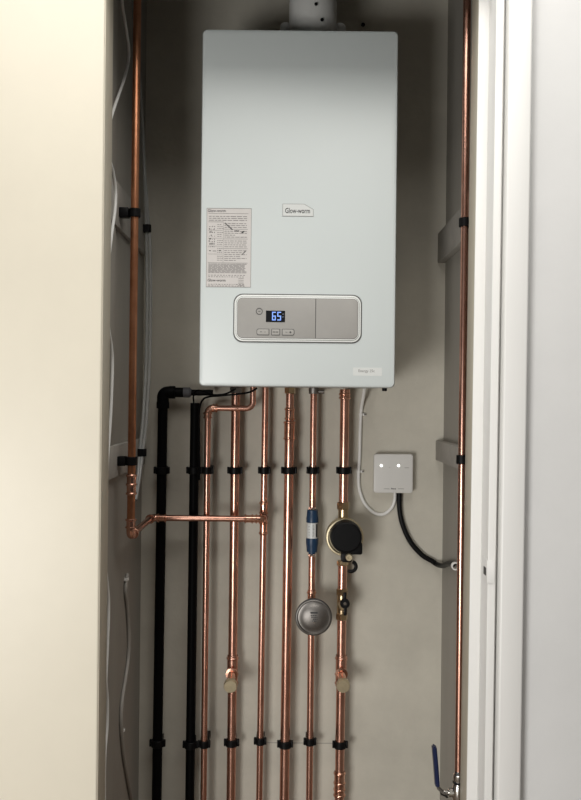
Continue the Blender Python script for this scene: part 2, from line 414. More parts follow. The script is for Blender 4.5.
for (x0, x1, rd, mk) in ((256.6, 269.2, (.0045, .0006, .0006, .0045), 'm'), (271.4, 280.0, .0006, 'w'), (282.0, 294.4, (.0006, .0045, .0045, .0006), 'p')):
    a = Fp(x0, 328.8, .006); c = Fp(x1, 335.4, .006); zz = (Fp(275, 328.8, .006).z + Fp(275, 335.4, .006).z) / 2
    w_, h_ = c.x - a.x, .0138; xm = (a.x + c.x) / 2
    b = NB(); plate(b, rrect(xm, zz, w_, h_, rd), YC, YC - .0006); obj('button_surround', b, 'groove', cp)
    rd2 = tuple(max(r - .0006, .0002) for r in rd) if isinstance(rd, tuple) else .0004
    b = NB(); plate(b, rrect(xm, zz, w_ - .0024, h_ - .0024, rd2), YC, YC - .0018, .0004); obj('button', b, 'button', cp)
    b = NB(); yy = YC - .0020
    if mk == 'm': quad(b, xm - .006, xm - .002, zz - .0006, zz + .0006, yy); quad(b, xm + .003, xm + .006, zz - .0004, zz + .0004, yy)
    elif mk == 'w':
        for k in range(4): quad(b, xm - .006 + k * .0031, xm - .0042 + k * .0031, zz - .0012, zz + .0012, yy)
    else:
        quad(b, xm - .006, xm - .002, zz - .0004, zz + .0004, yy); quad(b, xm + .002, xm + .007, zz - .0006, zz + .0006, yy); quad(b, xm + .0038, xm + .0052, zz - .0024, zz + .0024, yy)
    obj('button_symbol', b, 'ink', cp, smooth=False)

# ================================================================== PIPES
def nut(bm, c, ax, r, h0, h1): disc(bm, c, ax, r, h0, h1, .0012, 6, 0.3)
class Pipe:
    """near vertical pipe through two photo points on plane Y"""
    def __init__(s, p0, p1, Y):
        s.a = P(p0[0], p0[1], Y); s.b = P(p1[0], p1[1], Y); s.Y = Y
        s.d = (s.a - s.b).normalized()
    def z(s, z):
        return s.b + s.d * ((z - s.b.z) / s.d.z)
    def y(s, py):   # point at photo row
        z = s.a.z
        for _ in range(4):
            q = s.z(z)
            dx = q.x * F / (CD + s.Y)
            v = (py - 400.0) / CT - dx * ST / CT      # dy = u ST + v CT
            z = CZ - v * (CD + s.Y) / F
        return s.z(z)
def seg(pipe, z0, z1, r, m, root, name='tube', sg=24):
    b = NB(); tube(b, [pipe.z(z0), pipe.z(z1)], r, sg); return obj(name, b, m, root)
def bead_profile(r, L, beads):
    """capillary fitting sleeve with raised beads at given fractions"""
    pr = [(r * .96, 0), (r, .0006)]
    for f in beads:
        h = L * f; pr += [(r, h - .0030), (r + .0016, h - .0018), (r + .0022, h), (r + .0016, h + .0018), (r, h + .0030)]
    pr += [(r, L - .0006), (r * .96, L)]
    return pr
def sleeve(pipe, py0, py1, r, root, m='copperf', beads=(.15, .85), name='coupling'):
    z0 = pipe.y(py1).z; z1 = pipe.y(py0).z
    b = NB(); pr = bead_profile(r, z1 - z0, beads)
    lathe(b, pipe.z(z0), pipe.d, pr, 26)
    return obj(name, b, m, root)
YP = -0.042
pA = Pipe((162.6, 420), (156.8, 790), YP)
pB = Pipe((194.8, 420), (189.9, 790), YP)
p3 = Pipe((207.6, 430), (203.6, 790), -0.066)
p4 = Pipe((235.8, 400), (231.0, 790), YP)
p5 = Pipe((265.4, 400), (259.4, 790), YP)
p6 = Pipe((290.0, 400), (284.4, 790), YP)
p7 = Pipe((313.7, 400), (309.4, 790), YP)
p8 = Pipe((344.8, 400), (339.4, 790), YP)
def brass_connector(pipe, r, m='brass'):
    b = NB(); c = pipe.z(PT); nut(b, c, (0, 0, 1), r, 0, BZ0 - PT + .0028); return obj('connector', b, m, boiler)
# --- black pipe A with elbow
root = empty('waste_pipe', pA.z(0), 'outer black plastic waste pipe with elbow and grey coupling, leftmost on back wall', 'pipe')
zh = P(170, 392.3, YP).z
seg(pA, 0, zh - .0325, .0122, 'blackp', root)
ce = pA.z(zh)
b = NB(); path = fillet([ce + Vector((0, 0, -.040)), ce, ce + Vector((.030, 0, 0))], .012, 8); tube(b, path, .0148, 24)
ring(b, ce + Vector((0, 0, -.040)), (0, 0, 1), .0125, .0158, 0, .016); ring(b, ce + Vector((.016, 0, 0)), (1, 0, 0), .0125, .0158, 0, .014); obj('elbow', b, 'blackp', root)
xg = P(183.5, 392, YP).x
b = NB(); tube(b, [ce + Vector((.030, 0, 0)), Vector((xg, YP, zh))], .0122); obj('tube', b, 'blackp', root)
b = NB(); lathe(b, (xg, YP, zh), (1, 0, 0), [(.0, 0), (.0125, 0), (.0128, .001), (.0128, .015), (.0085, .020), (0, .020)], 24); g = obj('coupling', b, 'greyp', root); g['label'] = 'grey coupling'
b = NB(); tube(b, [Vector((xg + .020, YP, zh)), Vector((BX0 + .0032, YP, zh))], .0075); obj('tube', b, 'blackp', root)
# --- black pipe B
root = empty('waste_pipe', pB.z(0), 'inner black plastic waste pipe ending below the boiler, with cables at its open top', 'pipe')
zb = pB.y(403).z
b = NB(); q = pB.z(0); lathe(b, q, pB.d, [(0, 0), (.0115, 0), (.0115, zb), (.0095, zb), (.0095, zb - .03), (0, zb - .03)], 24); obj('tube', b, 'blackp', root)
# black control cables: one dives into B, one strapped beside it
def cable(name, pts, r, m, label, cat='cable', group=None, sg=10, n=8):
    b = NB(); pp = smooth_path(pts, n); tube(b, pp, r, sg)
    return single(name, b, m, label, cat, group, origin=pp[0])
tb = pB.z(zb)
cable('control_cable', [tb + Vector((-.003, 0, -.028)), tb + Vector((-.003, -.0, .0)), P(193.5, 396, -.045), P(197, 390.5, -.06), P(204, 391.5, -.07), P(214, 394.8, -.08), P(224, 394.2, -.09), P(231, 391.5, -.09), P(236, 389.5, -.09) + Vector((0, 0, .002))], .0022, 'blackp',
      'thin black cable rising from the inner black pipe and looping under the boiler')
cable('control_cable', [P(199.4, 480, -.062) , P(199.2, 440, -.062), P(199, 418, -.062), P(200, 406, -.066), P(203.5, 399, -.075), P(210, 396.6, -.09), P(220, 395.8, -.105), P(238, 394, -.108), P(250, 392, -.105), P(257, 389, -.1) + Vector((0, 0, .002))], .0024, 'blackp',
      'thin black cable running down between the inner black pipe and first copper pipe')
# --- pipe 3 with elbow and horizontal run
R3 = .0078
root = empty('copper_pipe', p3.z(0), 'slim copper pipe beside the black pipes, with elbow crossing to the boiler', 'pipe')
ze = P(225, 408.2, -.066).z
ce = p3.z(ze)
seg(p3, 0, ze - .020, R3, 'copper', root)
b = NB(); tube(b, fillet([ce + Vector((0, 0, -.024)), ce, ce + Vector((.024, 0, 0))], .014, 10), .0090, 22)
for o_, ax in ((Vector((0, 0, -.0235)), (0, 0, 1)), (Vector((0, 0, -.013)), (0, 0, 1)), (Vector((.0215, 0, 0)), (1, 0, 0)), (Vector((.0135, 0, 0)), (1, 0, 0))):
    ring(b, ce + o_, ax, .0085, .0114, -.0018, .0018, 22, .0011)
obj('elbow', b, 'copperf', root)
xe = P(253, 396, -.066).x
b = NB(); tube(b, fillet([ce + Vector((.024, 0, 0)), Vector((xe, -.066, ze)), Vector((xe, -.066, BZ0 + .0030))], .016, 12), .0072, 22); obj('tube', b, 'copper', root)
b = NB(); ring(b, Vector((P(237.5, 408, -.066).x, -.066, ze)), (1, 0, 0), .0070, .0096, -.002, .002, 22, .0010); obj('coupling', b, 'copperf', root)
# --- drain tee used on pipes 4 and 8
def drain_tee(pipe, r, root, py0, pyc, capx, capy, capr):
    sleeve(pipe, py0, pyc + 9, r + .0022, root, 'copper', (.1, .38, .9), 'tee')
    c = pipe.y(pyc - 6)
    ax = Vector((0, -1, 0))
    b = NB(); lathe(b, c, ax, [(0, 0), (r + .001, 0), (r + .001, .020), (r + .0034, .0215), (r + .0038, .0245), (r + .0034, .027), (r * .80, .0275), (r * .75, .031), (0, .031)], 26); obj('outlet', b, 'copperf', root)
    e = c + ax * .027; tgt = P(capx, capy, -.118); ax = (tgt - e).normalized(); L2 = (tgt - e).length
    b = NB(); lathe(b, e, ax, [(0, .005), (capr * .60, .005), (capr * .60, L2 - .012), (0, L2 - .012)], 20); obj('neck', b, 'copperf', root)
    ax = Vector((0, -1, -.16)).normalized(); b = NB(); lathe(b, tgt, ax, [(0, -.016), (capr * .9, -.016), (capr, -.014), (capr, -.0025), (capr * .92, 0), (0, 0)], 12, .2); o = obj('cap', b, 'brassp', root); o['label'] = 'round brass cap'
# --- pipe 4
R4 = .0113
root = empty('copper_pipe', p4.z(0), 'wide copper pipe behind the short cross bend, with brass drain cap low down', 'pipe')
seg(p4, 0, PT, R4, 'copper', root); brass_connector(p4, .0150, 'steel')
drain_tee(p4, R4, root, 655, 677, 230.3, 687, .0165)
# --- pipe 5 with tee, branch, riser on the left wall
R5 = .0080
root5 = empty('copper_pipe', p5.z(0), 'slim copper pipe with tee where the horizontal branch turns left', 'pipe')
seg(p5, 0, BZ0 + .0029, R5, 'copper', root5)
sleeve(p5, 501, 535, R5 + .0016, root5, 'copperf', (.06, .35, .65, .94), 'tee')
YB = -.092
c5 = p5.y(516.2); cB = Vector((c5.x, YB, P(262, 517.0, YB).z))
b = NB(); tube(b, fillet([c5, Vector((c5.x, YB, c5.z)), Vector((c5.x - .045, YB, c5.z))], .012, 8), .0092, 22)
for k in (.016, .026, .043): ring(b, Vector((c5.x - k, YB, c5.z)), (1, 0, 0), .0088, .0116, -.0018, .0018, 22, .0011)
ring(b, Vector((c5.x, -.066, c5.z)), (0, 1, 0), .0088, .0116, -.002, .002, 22, .0011)
obj('branch_elbow', b, 'copperf', root5)
RX = P(151.5, 516.5, YB).x
zr = c5.z
cl = Vector((RX, YB, zr))
rootr = empty('copper_riser', Vector((RX, -.33, zr)), 'brown copper riser on the left wall with horizontal branch across the black pipes', 'pipe')
tgt = PX(131.1, 500, RX); RY = tgt.y
topq = PX(136.3, 20, RX)
b = NB(); tube(b, [Vector((c5.x - .045, YB, zr)), cl + Vector((.018, 0, 0))], .0076, 22); obj('tube', b, 'copper', rootr)
b = NB(); tube(b, fillet([cl + Vector((.036, 0, 0)), cl, cl + Vector((0, -.024, 0))], .012, 10), .0090, 22)
for k in (.017, .034): ring(b, cl + Vector((k, 0, 0)), (1, 0, 0), .0086, .0114, -.0018, .0018, 22, .0011)
ring(b, cl + Vector((0, -.022, 0)), (0, 1, 0), .0086, .0114, -.0018, .0018, 22, .0011); obj('elbow', b, 'copperf', rootr)
cr = Vector((RX, RY, zr))
b = NB(); tube(b, [cl + Vector((0, -.024, 0)), cr + Vector((0, .024, 0))], .0076, 22); obj('tube', b, 'copper', rootr)
b = NB(); tube(b, fillet([cr + Vector((0, .030, 0)), cr, cr + Vector((0, 0, .034))], .012, 10), .0095, 22)
ring(b, cr + Vector((0, .028, 0)), (0, 1, 0), .0088, .0120, -.002, .002, 22, .0012)
for k in (.017, .033): ring(b, cr + Vector((0, 0, k)), (0, 0, 1), .0088, .0120, -.002, .002, 22, .0012)
obj('elbow', b, 'copperf', rootr)
class VP(Pipe):
    def __init__(s, a, bb): s.a = a; s.b = bb; s.d = (a - bb).normalized(); s.Y = bb.y
tq = Vector((RX, RY + (topq.y - tgt.y) * 0.0, topq.z))
pr_ = VP(Vector((RX + .0028, RY, 2.2995)), Vector((RX, RY, zr)))
seg(pr_, zr + .034, 2.2995, .0083, 'coppero', rootr)
sleeve(pr_, 474, 495, .0097, rootr, 'copperf', (.07, .5, .93))
# --- pipe 6
R6 = .0120
root = empty('copper_pipe', p6.z(0), 'widest copper pipe below the boiler middle with stepped coupling near its top', 'pipe')
zc6 = p6.y(424).z
seg(p6, 0, zc6, R6, 'copper', root); seg(p6, zc6, PT, .0100, 'copper', root); brass_connector(p6, .0140)
sleeve(p6, 421, 440, R6 + .0016, root, 'copperf', (.08, .92)); sleeve(p6, 407.5, 420, .0116, root, 'copperf', (.1, .85))
# --- pipe 7 with inhibitor and vessel
R7 = .0083
root = empty('copper_pipe', p7.z(0), 'copper pipe carrying the blue scale inhibitor and round steel disc', 'pipe')
zi1 = p7.y(507).z; zi0 = p7.y(554.5).z
seg(p7, zi1, PT, R7, 'copper', root); seg(p7, 0, zi0, R7, 'copper', root); 
b = NB(); c = p7.z(PT); disc(b, c, (0, 0, 1), .0125, 0, BZ0 - PT + .0028, .001, 20); tube(b, [c + Vector((.008, 0, .006)), c + Vector((.026, 0, .006))], .005, 12); obj('connector', b, 'steel', boiler)
sleeve(p7, 590, 622, R7 + .0018, root, 'copperf', (.08, .3, .92), 'tee')
inh = empty('scale_inhibitor', p7.z(zi0), 'small blue inline scale inhibitor with white label between copper pipe lengths', 'scale inhibitor')
L_ = zi1 - zi0
b = NB(); lathe(b, p7.z(zi0), p7.d, [(0, .001), (.0075, .001), (.0085, .002), (.0085, .006), (.0128, .007), (.0136, .012), (.0142, .022), (.0152, .027), (.0152, L_ * .345), (.0132, L_ * .35), (0, L_ * .35)], 24); obj('end_cap', b, 'blue', inh)
b = NB(); lathe(b, p7.z(zi0), p7.d, [(0, L_ * .675), (.0132, L_ * .675), (.0152, L_ * .68), (.0152, L_ - .027), (.0142, L_ - .022), (.0134, L_ - .007), (0, L_ - .007)], 24); obj('end_cap', b, 'blue', inh)
b = NB(); lathe(b, p7.z(zi0), p7.d, [(0, L_ * .351), (.0137, L_ * .351), (.0137, L_ * .674), (0, L_ * .674)], 28); bl = obj('body', b, 'paperw', inh); bl['label'] = 'white label band'
# dark strip and small print bent around the body
b = NB(); base = p7.z(zi0)
def wrap(bm, a0, a1, h0, h1, r):
    n = 5; vs = []
    for k in range(n + 1):
        a = math.radians(a0 + (a1 - a0) * k / n); x = math.sin(a) * r; y = -math.cos(a) * r
        vs.append([bm.verts.new(base + p7.d * h + Vector((x, y, 0)) * s) for h in (h0, h1) for s in (1, .985)])
    for A, B in zip(vs, vs[1:]):
        bm.faces.new((A[0], B[0], B[2], A[2])); bm.faces.new((A[1], A[3], B[3], B[1])); bm.faces.new((A[0], A[1], B[1], B[0])); bm.faces.new((A[2], B[2], B[3], A[3]))
wrap(b, 38, 68, L_ * .375, L_ * .655, .0139); obj('dark_stripe', b, 'ink', bl)
b = NB()
for k in range(9):
    h = L_ * (.39 + k * .029); wrap(b, 2, 12 + (k * 7) % 9, h, h + .0014, .0139)
    if k % 2: wrap(b, -42, -30, h, h + .0012, .0139)
obj('small_print', b, 'inkg', bl)
for zz in (zi0 - .004, zi1 - .0065):
    b = NB(); nut(b, p7.z(zz), p7.d, .0105, 0, .0065); obj('nut', b, 'chrome', inh)
# round steel vessel on pipe 7
vc = P(313.6, 617, -.105); tc_ = p7.y(612)
ves = empty('shock_arrestor', Vector((vc.x, -.06, vc.z)), 'round domed steel disc with printed face, mounted low on a copper pipe', 'shock arrestor')
b = NB(); c = Vector((vc.x, vc.y, vc.z))
lathe(b, c, (0, -1, 0), [(0, -.034), (.030, -.033), (.040, -.024), (.0425, -.010), (.0432, .000), (.0425, .005), (.0400, .006), (.0385, .004), (.0372, .0015), (.034, .002), (.029, .0055), (.020, .0088), (.010, .0105), (0, .011)], 48)
vb = obj('dome', b, 'steel', ves)
b = NB(); ring(b, c, (0, -1, 0), .0415, .0443, -.004, .0035, 48, .001); o = obj('rim', b, 'ink', ves); o['label'] = 'dark rolled rim'
b = NB(); 
def domey(r): return c.y - (.0112 - .0057 * (r / .029) ** 2)
for row, (zz, x0, x1) in enumerate(((.0125, -.008, .009), (.0065, -.007, .008), (.002, -.006, .009), (-.0025, -.002, .009), (-.007, -.003, .007))):
    x = x0
    while x < x1:
        w = random.uniform(.0022, .0040) if row else .017
        r_ = math.hypot(x + w / 2, zz); y_ = domey(r_)
        box(b, c.x + x, c.x + min(x + w, x1), y_ - .0008, y_ + .0004, c.z + zz - (.0014 if row else .0018), c.z + zz + (.0012 if row else .0018)); x += w + .0014
obj('small_print', b, 'ink', vb, smooth=False)
b = NB(); disc(b, (c.x + .001, c.y - .0098, c.z - .011), (0, -1, 0), .003, 0, .002, .0006, 14); obj('centre_stud', b, 'chrome', vb)
b = NB(); ax = Vector((c.x, -.073, c.z)) - tc_; lathe(b, tc_ + ax.normalized() * .0100, ax, [(0, 0), (.009, 0), (.009, ax.length - .010), (0, ax.length - .010)], 6); obj('stem', b, 'brass', ves)
# --- pipe 8 with filter valve, lever valve, drain tee
R8 = .0115
root = empty('copper_pipe', p8.z(0), 'rightmost copper pipe on the back wall, with black-faced valve and lever valve', 'pipe')
z1 = p8.y(504).z; z2 = p8.y(562).z; z3 = p8.y(590).z; z4 = p8.y(618).z
seg(p8, z1, PT, R8, 'copper', root); seg(p8, z3, z2, R8, 'copper', root); seg(p8, 0, z4, R8, 'copper', root); 
b = NB(); lathe(b, p8.z(PT - .012), (0, 0, 1), bead_profile(.0130, .0245, (.12, .5)), 26); obj('connector', b, 'copperf', boiler)
drain_tee(p8, R8, root, 655, 677, 343.2, 687, .0165)
sleeve(p8, 771, 797, R8 + .0018, root, 'copperf', (.08, .3, .55, .92))
# black-faced filter valve
fv = P(344.9, 537.6, -.075)
flt = empty('filter_valve', Vector((fv.x, -.03, fv.z)), 'round brass valve with big black cap face and small tail lever', 'valve')
b = NB(); lathe(b, (fv.x, 0, fv.z), (0, -1, 0), [(0, .014), (.030, .015), (.040, .022), (.0450, .034), (.0466, .062), (.0466, .071), (.0450, .074), (.0415, .0745), (.0405, .066), (0, .066)], 44); obj('valve_body', b, 'brassp', flt)
cv = P(346.4, 537.8, -.115)
b = NB(); lathe(b, (cv.x, 0, cv.z), (0, -1, 0), [(0, .0665), (.0375, .0665), (.0385, .076), (.0380, .110), (.0365, .1145), (.0330, .116), (.0325, .1145), (0, .115)], 40); cap_ = obj('cap', b, 'black', flt); cap_['label'] = 'black round cap'
# lower corner of the cap: squared lug
lg = P(354.2, 546, -.1)
b = NB(); plate(b, rrect(lg.x + .002, lg.z - .002, .034, .034, (.004, .012, .005, .003)), -.072, -.112, .002); obj('cap_lug', b, 'black', flt)
q = P(348.6, 558.5, -.115)
b = NB(); plate(b, rrect(q.x - .004, q.z + .001, .026, .024, .006), -.074, -.108, .002); 
obj('tail_bracket', b, 'black', flt)
b = NB(); lathe(b, (q.x + .001, 0, q.z + .003), (0, -1, 0), [(0, .1085), (.0085, .1085), (.0085, .119), (.0070, .1215), (.0040, .1215), (.0035, .118), (0, .118)], 24); obj('screw', b, 'brassp', flt)
q2 = P(349.8, 566.5, -.105)
b = NB(); pth = [Vector((q2.x + .012 * math.sin(t) + .003, -.105, q2.z + .012 * math.cos(t) * 1.0)) for t in [math.radians(d) for d in range(20, 221, 20)]]
tube(b, pth, [.0045] * 9 + [.004, .003], 12); obj('tail_lever', b, 'black', flt)
b = NB(); q3 = P(344.0, 562.5, -.1); 
for k in range(3): nut(b, Vector((q3.x - .006 + k * .0062, -.088, q3.z - .001 * k)), (0, -1, 0), .0055, 0, .016)
obj('brass_stud', b, 'brass', flt)
for (zz, hh_, rr_) in ((z1 - .004, .018, .0165), (z2 - .002, .012, .0150)):
    b = NB(); nut(b, p8.z(zz - hh_ * .5), p8.d, rr_, 0, hh_); obj('nut', b, 'brass', flt)
b = NB(); tube(b, [p8.z(p8.y(522).z - .004), p8.z(z1 - .013)], .0125, 20); obj('neck', b, 'brass', flt)
# lever valve
lv = empty('lever_valve', p8.z(z4), 'small brass isolating valve with black butterfly handle on the rightmost back pipe', 'valve')
b = NB(); nut(b, p8.z(z4), p8.d, .0150, -.004, .012); nut(b, p8.z(z3), p8.d, .0150, -.012, .004); tube(b, [p8.z(z4 + .012), p8.z(z3 - .012)], .0125, 20)
cm = p8.y(604); lathe(b, cm, (0, -1, 0), [(0, 0), (.0115, 0), (.0115, .022), (.008, .024), (.008, .028), (0, .028)], 20); obj('valve_body', b, 'brass', lv)
ch = P(345, 604, -.083)
b = NB(); ring(b, (ch.x, -.0705, ch.z), (0, -1, 0), .0052, .0118, 0, .013, 26, .002)
box(b, ch.x - .0042, ch.x + .0040, -.082, -.072, ch.z + .009, ch.z + .027, .002); box(b, ch.x - .0030, ch.x + .0050, -.082, -.072, ch.z - .029, ch.z - .009, .002); obj('handle', b, 'black', lv)
b = NB(); disc(b, (ch.x, -.070, ch.z), (0, -1, 0), .0050, 0, .010, .001, 18); obj('screw', b, 'chrome', lv)

# ------------------------------------------------------------------ clips
def clip(pipe, py, r, label, group):
    c = pipe.y(py); Y = c.y
    root = empty('pipe_clip', Vector((c.x, -.0001, c.z)), label, 'pipe clip', group)
    b = NB(); ring(b, c, pipe.d, r + .0004, r + .0036, -.0085, .0085, 28, .001)
    for s in (-1, 1):
        box(b, min(c.x + s * (r + .0028), c.x + s * (r + .0078)), max(c.x + s * (r + .0028), c.x + s * (r + .0078)), Y - .006, Y + .003, c.z - .0075, c.z + .0095, .0015)
    obj('collar', b, 'black', root)
    b = NB(); box(b, c.x - .010, c.x + .010, Y + r + .0030, -.0001, c.z - .0085, c.z + .0085, .001); obj('base', b, 'black', root)
names = [(pA, .0122, 'the outer black waste pipe'), (pB, .0115, 'the inner black waste pipe'), (p3, R3, 'the copper pipe beside the black pipes'),
         (p4, R4, 'the second copper pipe from the left'), (p5, R5, 'the slim copper pipe carrying the tee'), (p6, R6, 'the widest middle copper pipe'),
         (p7, R7, 'the copper pipe with the blue inhibitor'), (p8, R8, 'the rightmost back-wall copper pipe')]
for p, r, n in names:
    clip(p, 470.5, r, 'black plastic clip just below the boiler on ' + n, 'upper row of pipe clips')
for (p, r, n), py in zip(names, (743, 744.5, 744, 742.5, 741, 744, 741.5, 744.5)):
    clip(p, py, r, 'black plastic clip near the bottom on ' + n, 'lower row of pipe clips')
def side_clip(c, r, xw, label, group):
    root = empty('pipe_clip', Vector((xw, c.y, c.z)), label, 'pipe clip', group)
    b = NB(); ring(b, c, (0, 0, 1), r + .0004, r + .004, -.009, .009, 28, .001); obj('collar', b, 'black', root)
    s = -1 if xw < c.x else 1
    xa, xb = sorted((c.x + s * (r + .0036), xw))
    b = NB(); box(b, xa, xb, c.y - .011, c.y + .011, c.z - .010, c.z + .010, .001); obj('base', b, 'black', root)
side_clip(pr_.y(213), .0083, XL + .0101, 'black clip holding the brown riser to the upper left batten', 'riser clips')
side_clip(pr_.y(461), .0083, XL + .0121, 'black clip holding the brown riser to the lower left batten', 'riser clips')

# ------------------------------------------------------------------ right wall pipe with lever valve
RXX = 0.346
q0 = PX(464.9, 222, RXX); RYY = q0.y
qb = PX(460.6, 770, RXX)
pR = VP(Vector((q0.x, RYY, 2.2995)), Vector((q0.x - .001, RYY, 0.0)))
root = empty('copper_pipe', pR.z(0), 'tall copper pipe on the right wall beside the door frame', 'pipe')
zv = pR.y(771).z
seg(pR, zv, 2.2995, .0078, 'copper', root); seg(pR, 0, zv - .075, .0078, 'copper', root)
side_clip(pR.y(222.5), .0078, XR - .0201, 'black clip holding the right wall pipe at the upper batten', 'right wall pipe clips')
side_clip(pR.y(459.5), .0078, XR - .0201, 'black clip holding the right wall pipe at the lower batten', 'right wall pipe clips')
lv = empty('lever_valve', pR.z(zv - .075), 'lever valve with long blue handle at the foot of the right wall pipe', 'valve')
b = NB(); lathe(b, pR.z(zv - .075), (0, 0, 1), [(0, 0), (.0125, 0), (.0125, .012), (.010, .014), (.0135, .024), (.0135, .040), (.0100, .052), (.0100, .055), (0, .055)], 24)
c = pR.z(zv - .043); lathe(b, c, (-1, 0, 0), [(0, 0), (.009, 0), (.009, .020), (.005, .021), (.005, .030), (0, .030)], 20); obj('valve_body', b, 'chrome', lv)
b = NB(); lathe(b, pR.z(zv - .0195), (0, 0, 1), [(0, 0), (.0105, 0), (.0115, .002), (.0115, .012), (.0100, .0135), (.0082, .019), (0, .019)], 24); obj('nut', b, 'chrome', lv)
b = NB(); nut(b, pR.z(zv - .0199), (0, 0, -1), .0120, 0, .006); o = obj('gland_ring', b, 'black', lv)
c2 = c + Vector((-.029, 0, 0))
def lever(pts, w, t, m, name):
    b = NB(); pts = [Vector(p) for p in pts]; rows = []
    for i, p in enumerate(pts):
        a_ = pts[max(i - 1, 0)]; bb = pts[min(i + 1, len(pts) - 1)]; d = (bb - a_).normalized(); n = Vector((0, 1, 0)).cross(d).normalized()
        rows.append([b.verts.new(p + Vector((0, sy * w / 2, 0)) + n * sn * t / 2) for sy, sn in ((-1, -1), (1, -1), (1, 1), (-1, 1))])
    for A, B in zip(rows, rows[1:]):
        for k in range(4): b.faces.new((A[k], A[(k + 1) % 4], B[(k + 1) % 4], B[k]))
    b.faces.new(rows[0]); b.faces.new(rows[-1])
    bmesh.ops.bevel(b, geom=list(b.edges), offset=min(w, t) * .3, segments=2, affect='EDGES') if name == 'handle_sleeve' else None
    return obj(name, b, m, lv)
k1 = P(437.3, 787, RYY); k2 = P(434.0, 745.5, RYY)
lever([c2 + Vector((.004, 0, -.004)), c2 + Vector((-.006, 0, -.001)), P(447, 796, RYY), k1, k1 + (k2 - k1) * .1], .016, .004, 'steel', 'lever_arm')
lever([k1 + (k2 - k1) * .02, k1 + (k2 - k1) * .5 + Vector((.0004, 0, 0)), k2], .020, .0085, 'bluel', 'handle_sleeve')

# ------------------------------------------------------------------ control box
a = P(374.2, 454.6, -.028); c = P(412.8, 492.6, -.028)
cx, cz = (a.x + c.x) / 2, (a.z + c.z) / 2; S = c.x - a.x
cb = empty('wireless_receiver', (cx, -.0005, cz), 'square white heating control box with two lit indicators on the back wall', 'control box')
b = NB(); plate(b, rrect(cx, cz, S - .004, S - .004, .006), -.0005, -.012, 0); obj('back_box', b, 'boxw', cb)
b = NB(); plate(b, rrect(cx, cz, S, S, .006), -.012, -.028, .0025); obj('front_cover', b, 'boxw', cb)
for px in (381.3, 398.6):
    q = P(px, 465.6, -.029); b = NB(); disc(b, (q.x, -.0281, q.z), (0, -1, 0), .0033, 0, .0012, .0005, 18); o = obj('indicator_light', b, 'led', cb)
b = NB(); q = P(393.6, 488.6, -.029); t = text_bm('hive', q.x, q.z, .0115, -.0283, .0042, bold=.02); obj('lettering', t, 'ink', cb, smooth=False)
b = NB()
for x0, x1, py in ((384, 389.5, 488.8), (398, 404, 488.8), (389.5, 390.2, 467.5), (404.5, 409, 467.8)):
    b = NB(); a = P(x0, py, -.029); c = P(x1, py, -.029); quad(b, a.x, c.x, a.z - .0005, a.z + .0005, -.0283, .0003); obj('printed_mark', b, 'inkg', cb, smooth=False)
# ------------------------------------------------------------------ cables
YW = -.0045
zbot = P(395, 493.0, -.01)
cable('white_cable', [P(364.5, 389.5, -.05) + Vector((0, 0, .003)), P(363.3, 397, -.03), P(361.2, 410, YW), P(360.2, 430, YW), P(359.6, 455, YW), P(358.5, 475, YW), P(359.5, 490, YW), P(365, 504, YW), P(374.5, 513, YW), P(384, 514, YW), P(391.5, 508, YW), P(394.6, 500, -.0055), Vector((P(394.8, 494, -.006).x, -.006, cz - S / 2 + .0023))], .0042, 'cablew',
      'white cable looping from the boiler down and up into the control box', sg=14)
cable('black_cable', [Vector((P(399.3, 494, -.008).x, -.0085, cz - S / 2 + .0023)), P(399.5, 508, -.0085), P(402.5, 524, -.0085), P(410, 541, -.0085), P(421.5, 554.5, -.0085), P(432, 561, -.009), Vector((.3715, -.014, P(440.5, 564.2, -.014).z)), Vector((.3785, -.06, P(444, 565, -.05).z)), Vector((.3795, -.13, PX(451, 566.2, .38).z)), Vector((.3795, -.19, PX(456, 567, .38).z))], .0064, 'black',
      'thick black cable curving from the control box to the right wall', sg=16)
q = PX(456, 567, .379)
b = NB(); ring(b, Vector((.3795, q.y + .012, q.z)), (0, 1, 0), .0066, .0092, -.006, .006, 20)
single('cable_clip', b, 'cablew', 'pale clip at the right wall end of the thick black cable', 'cable clip', origin=(.387, q.y, q.z))
for py, px, lab in ((414.5, 361, 'tiny pale clip on the white cable just below the boiler'), (471.5, 358.8, 'tiny pale clip on the white cable level with the pipe clips')):
    q = P(px, py, YW); root = empty('cable_clip', Vector((q.x, -.0002, q.z)), lab, 'cable clip', 'cable clips')
    b = NB(); ring(b, q, (0, 0, 1), .0043, .0056, -.003, .003, 18, .0004); box(b, q.x + .0045, q.x + .012, -.0065, -.0002, q.z - .003, q.z + .003, .0008); obj('saddle', b, 'cablew', root)
    b = NB(); disc(b, (q.x + .0095, -.0066, q.z), (0, -1, 0), .0022, 0, .0012, .0004, 10); obj('nail', b, 'steel', root)
# drain plug under the boiler
q = P(385, 388.6, YF + .04); b = NB(); disc(b, (q.x, YF + .05, BZ0 - .0065), (0, 0, 1), .0055, 0, .0095, .001, 16); obj('drain_plug', b, 'black', boiler)

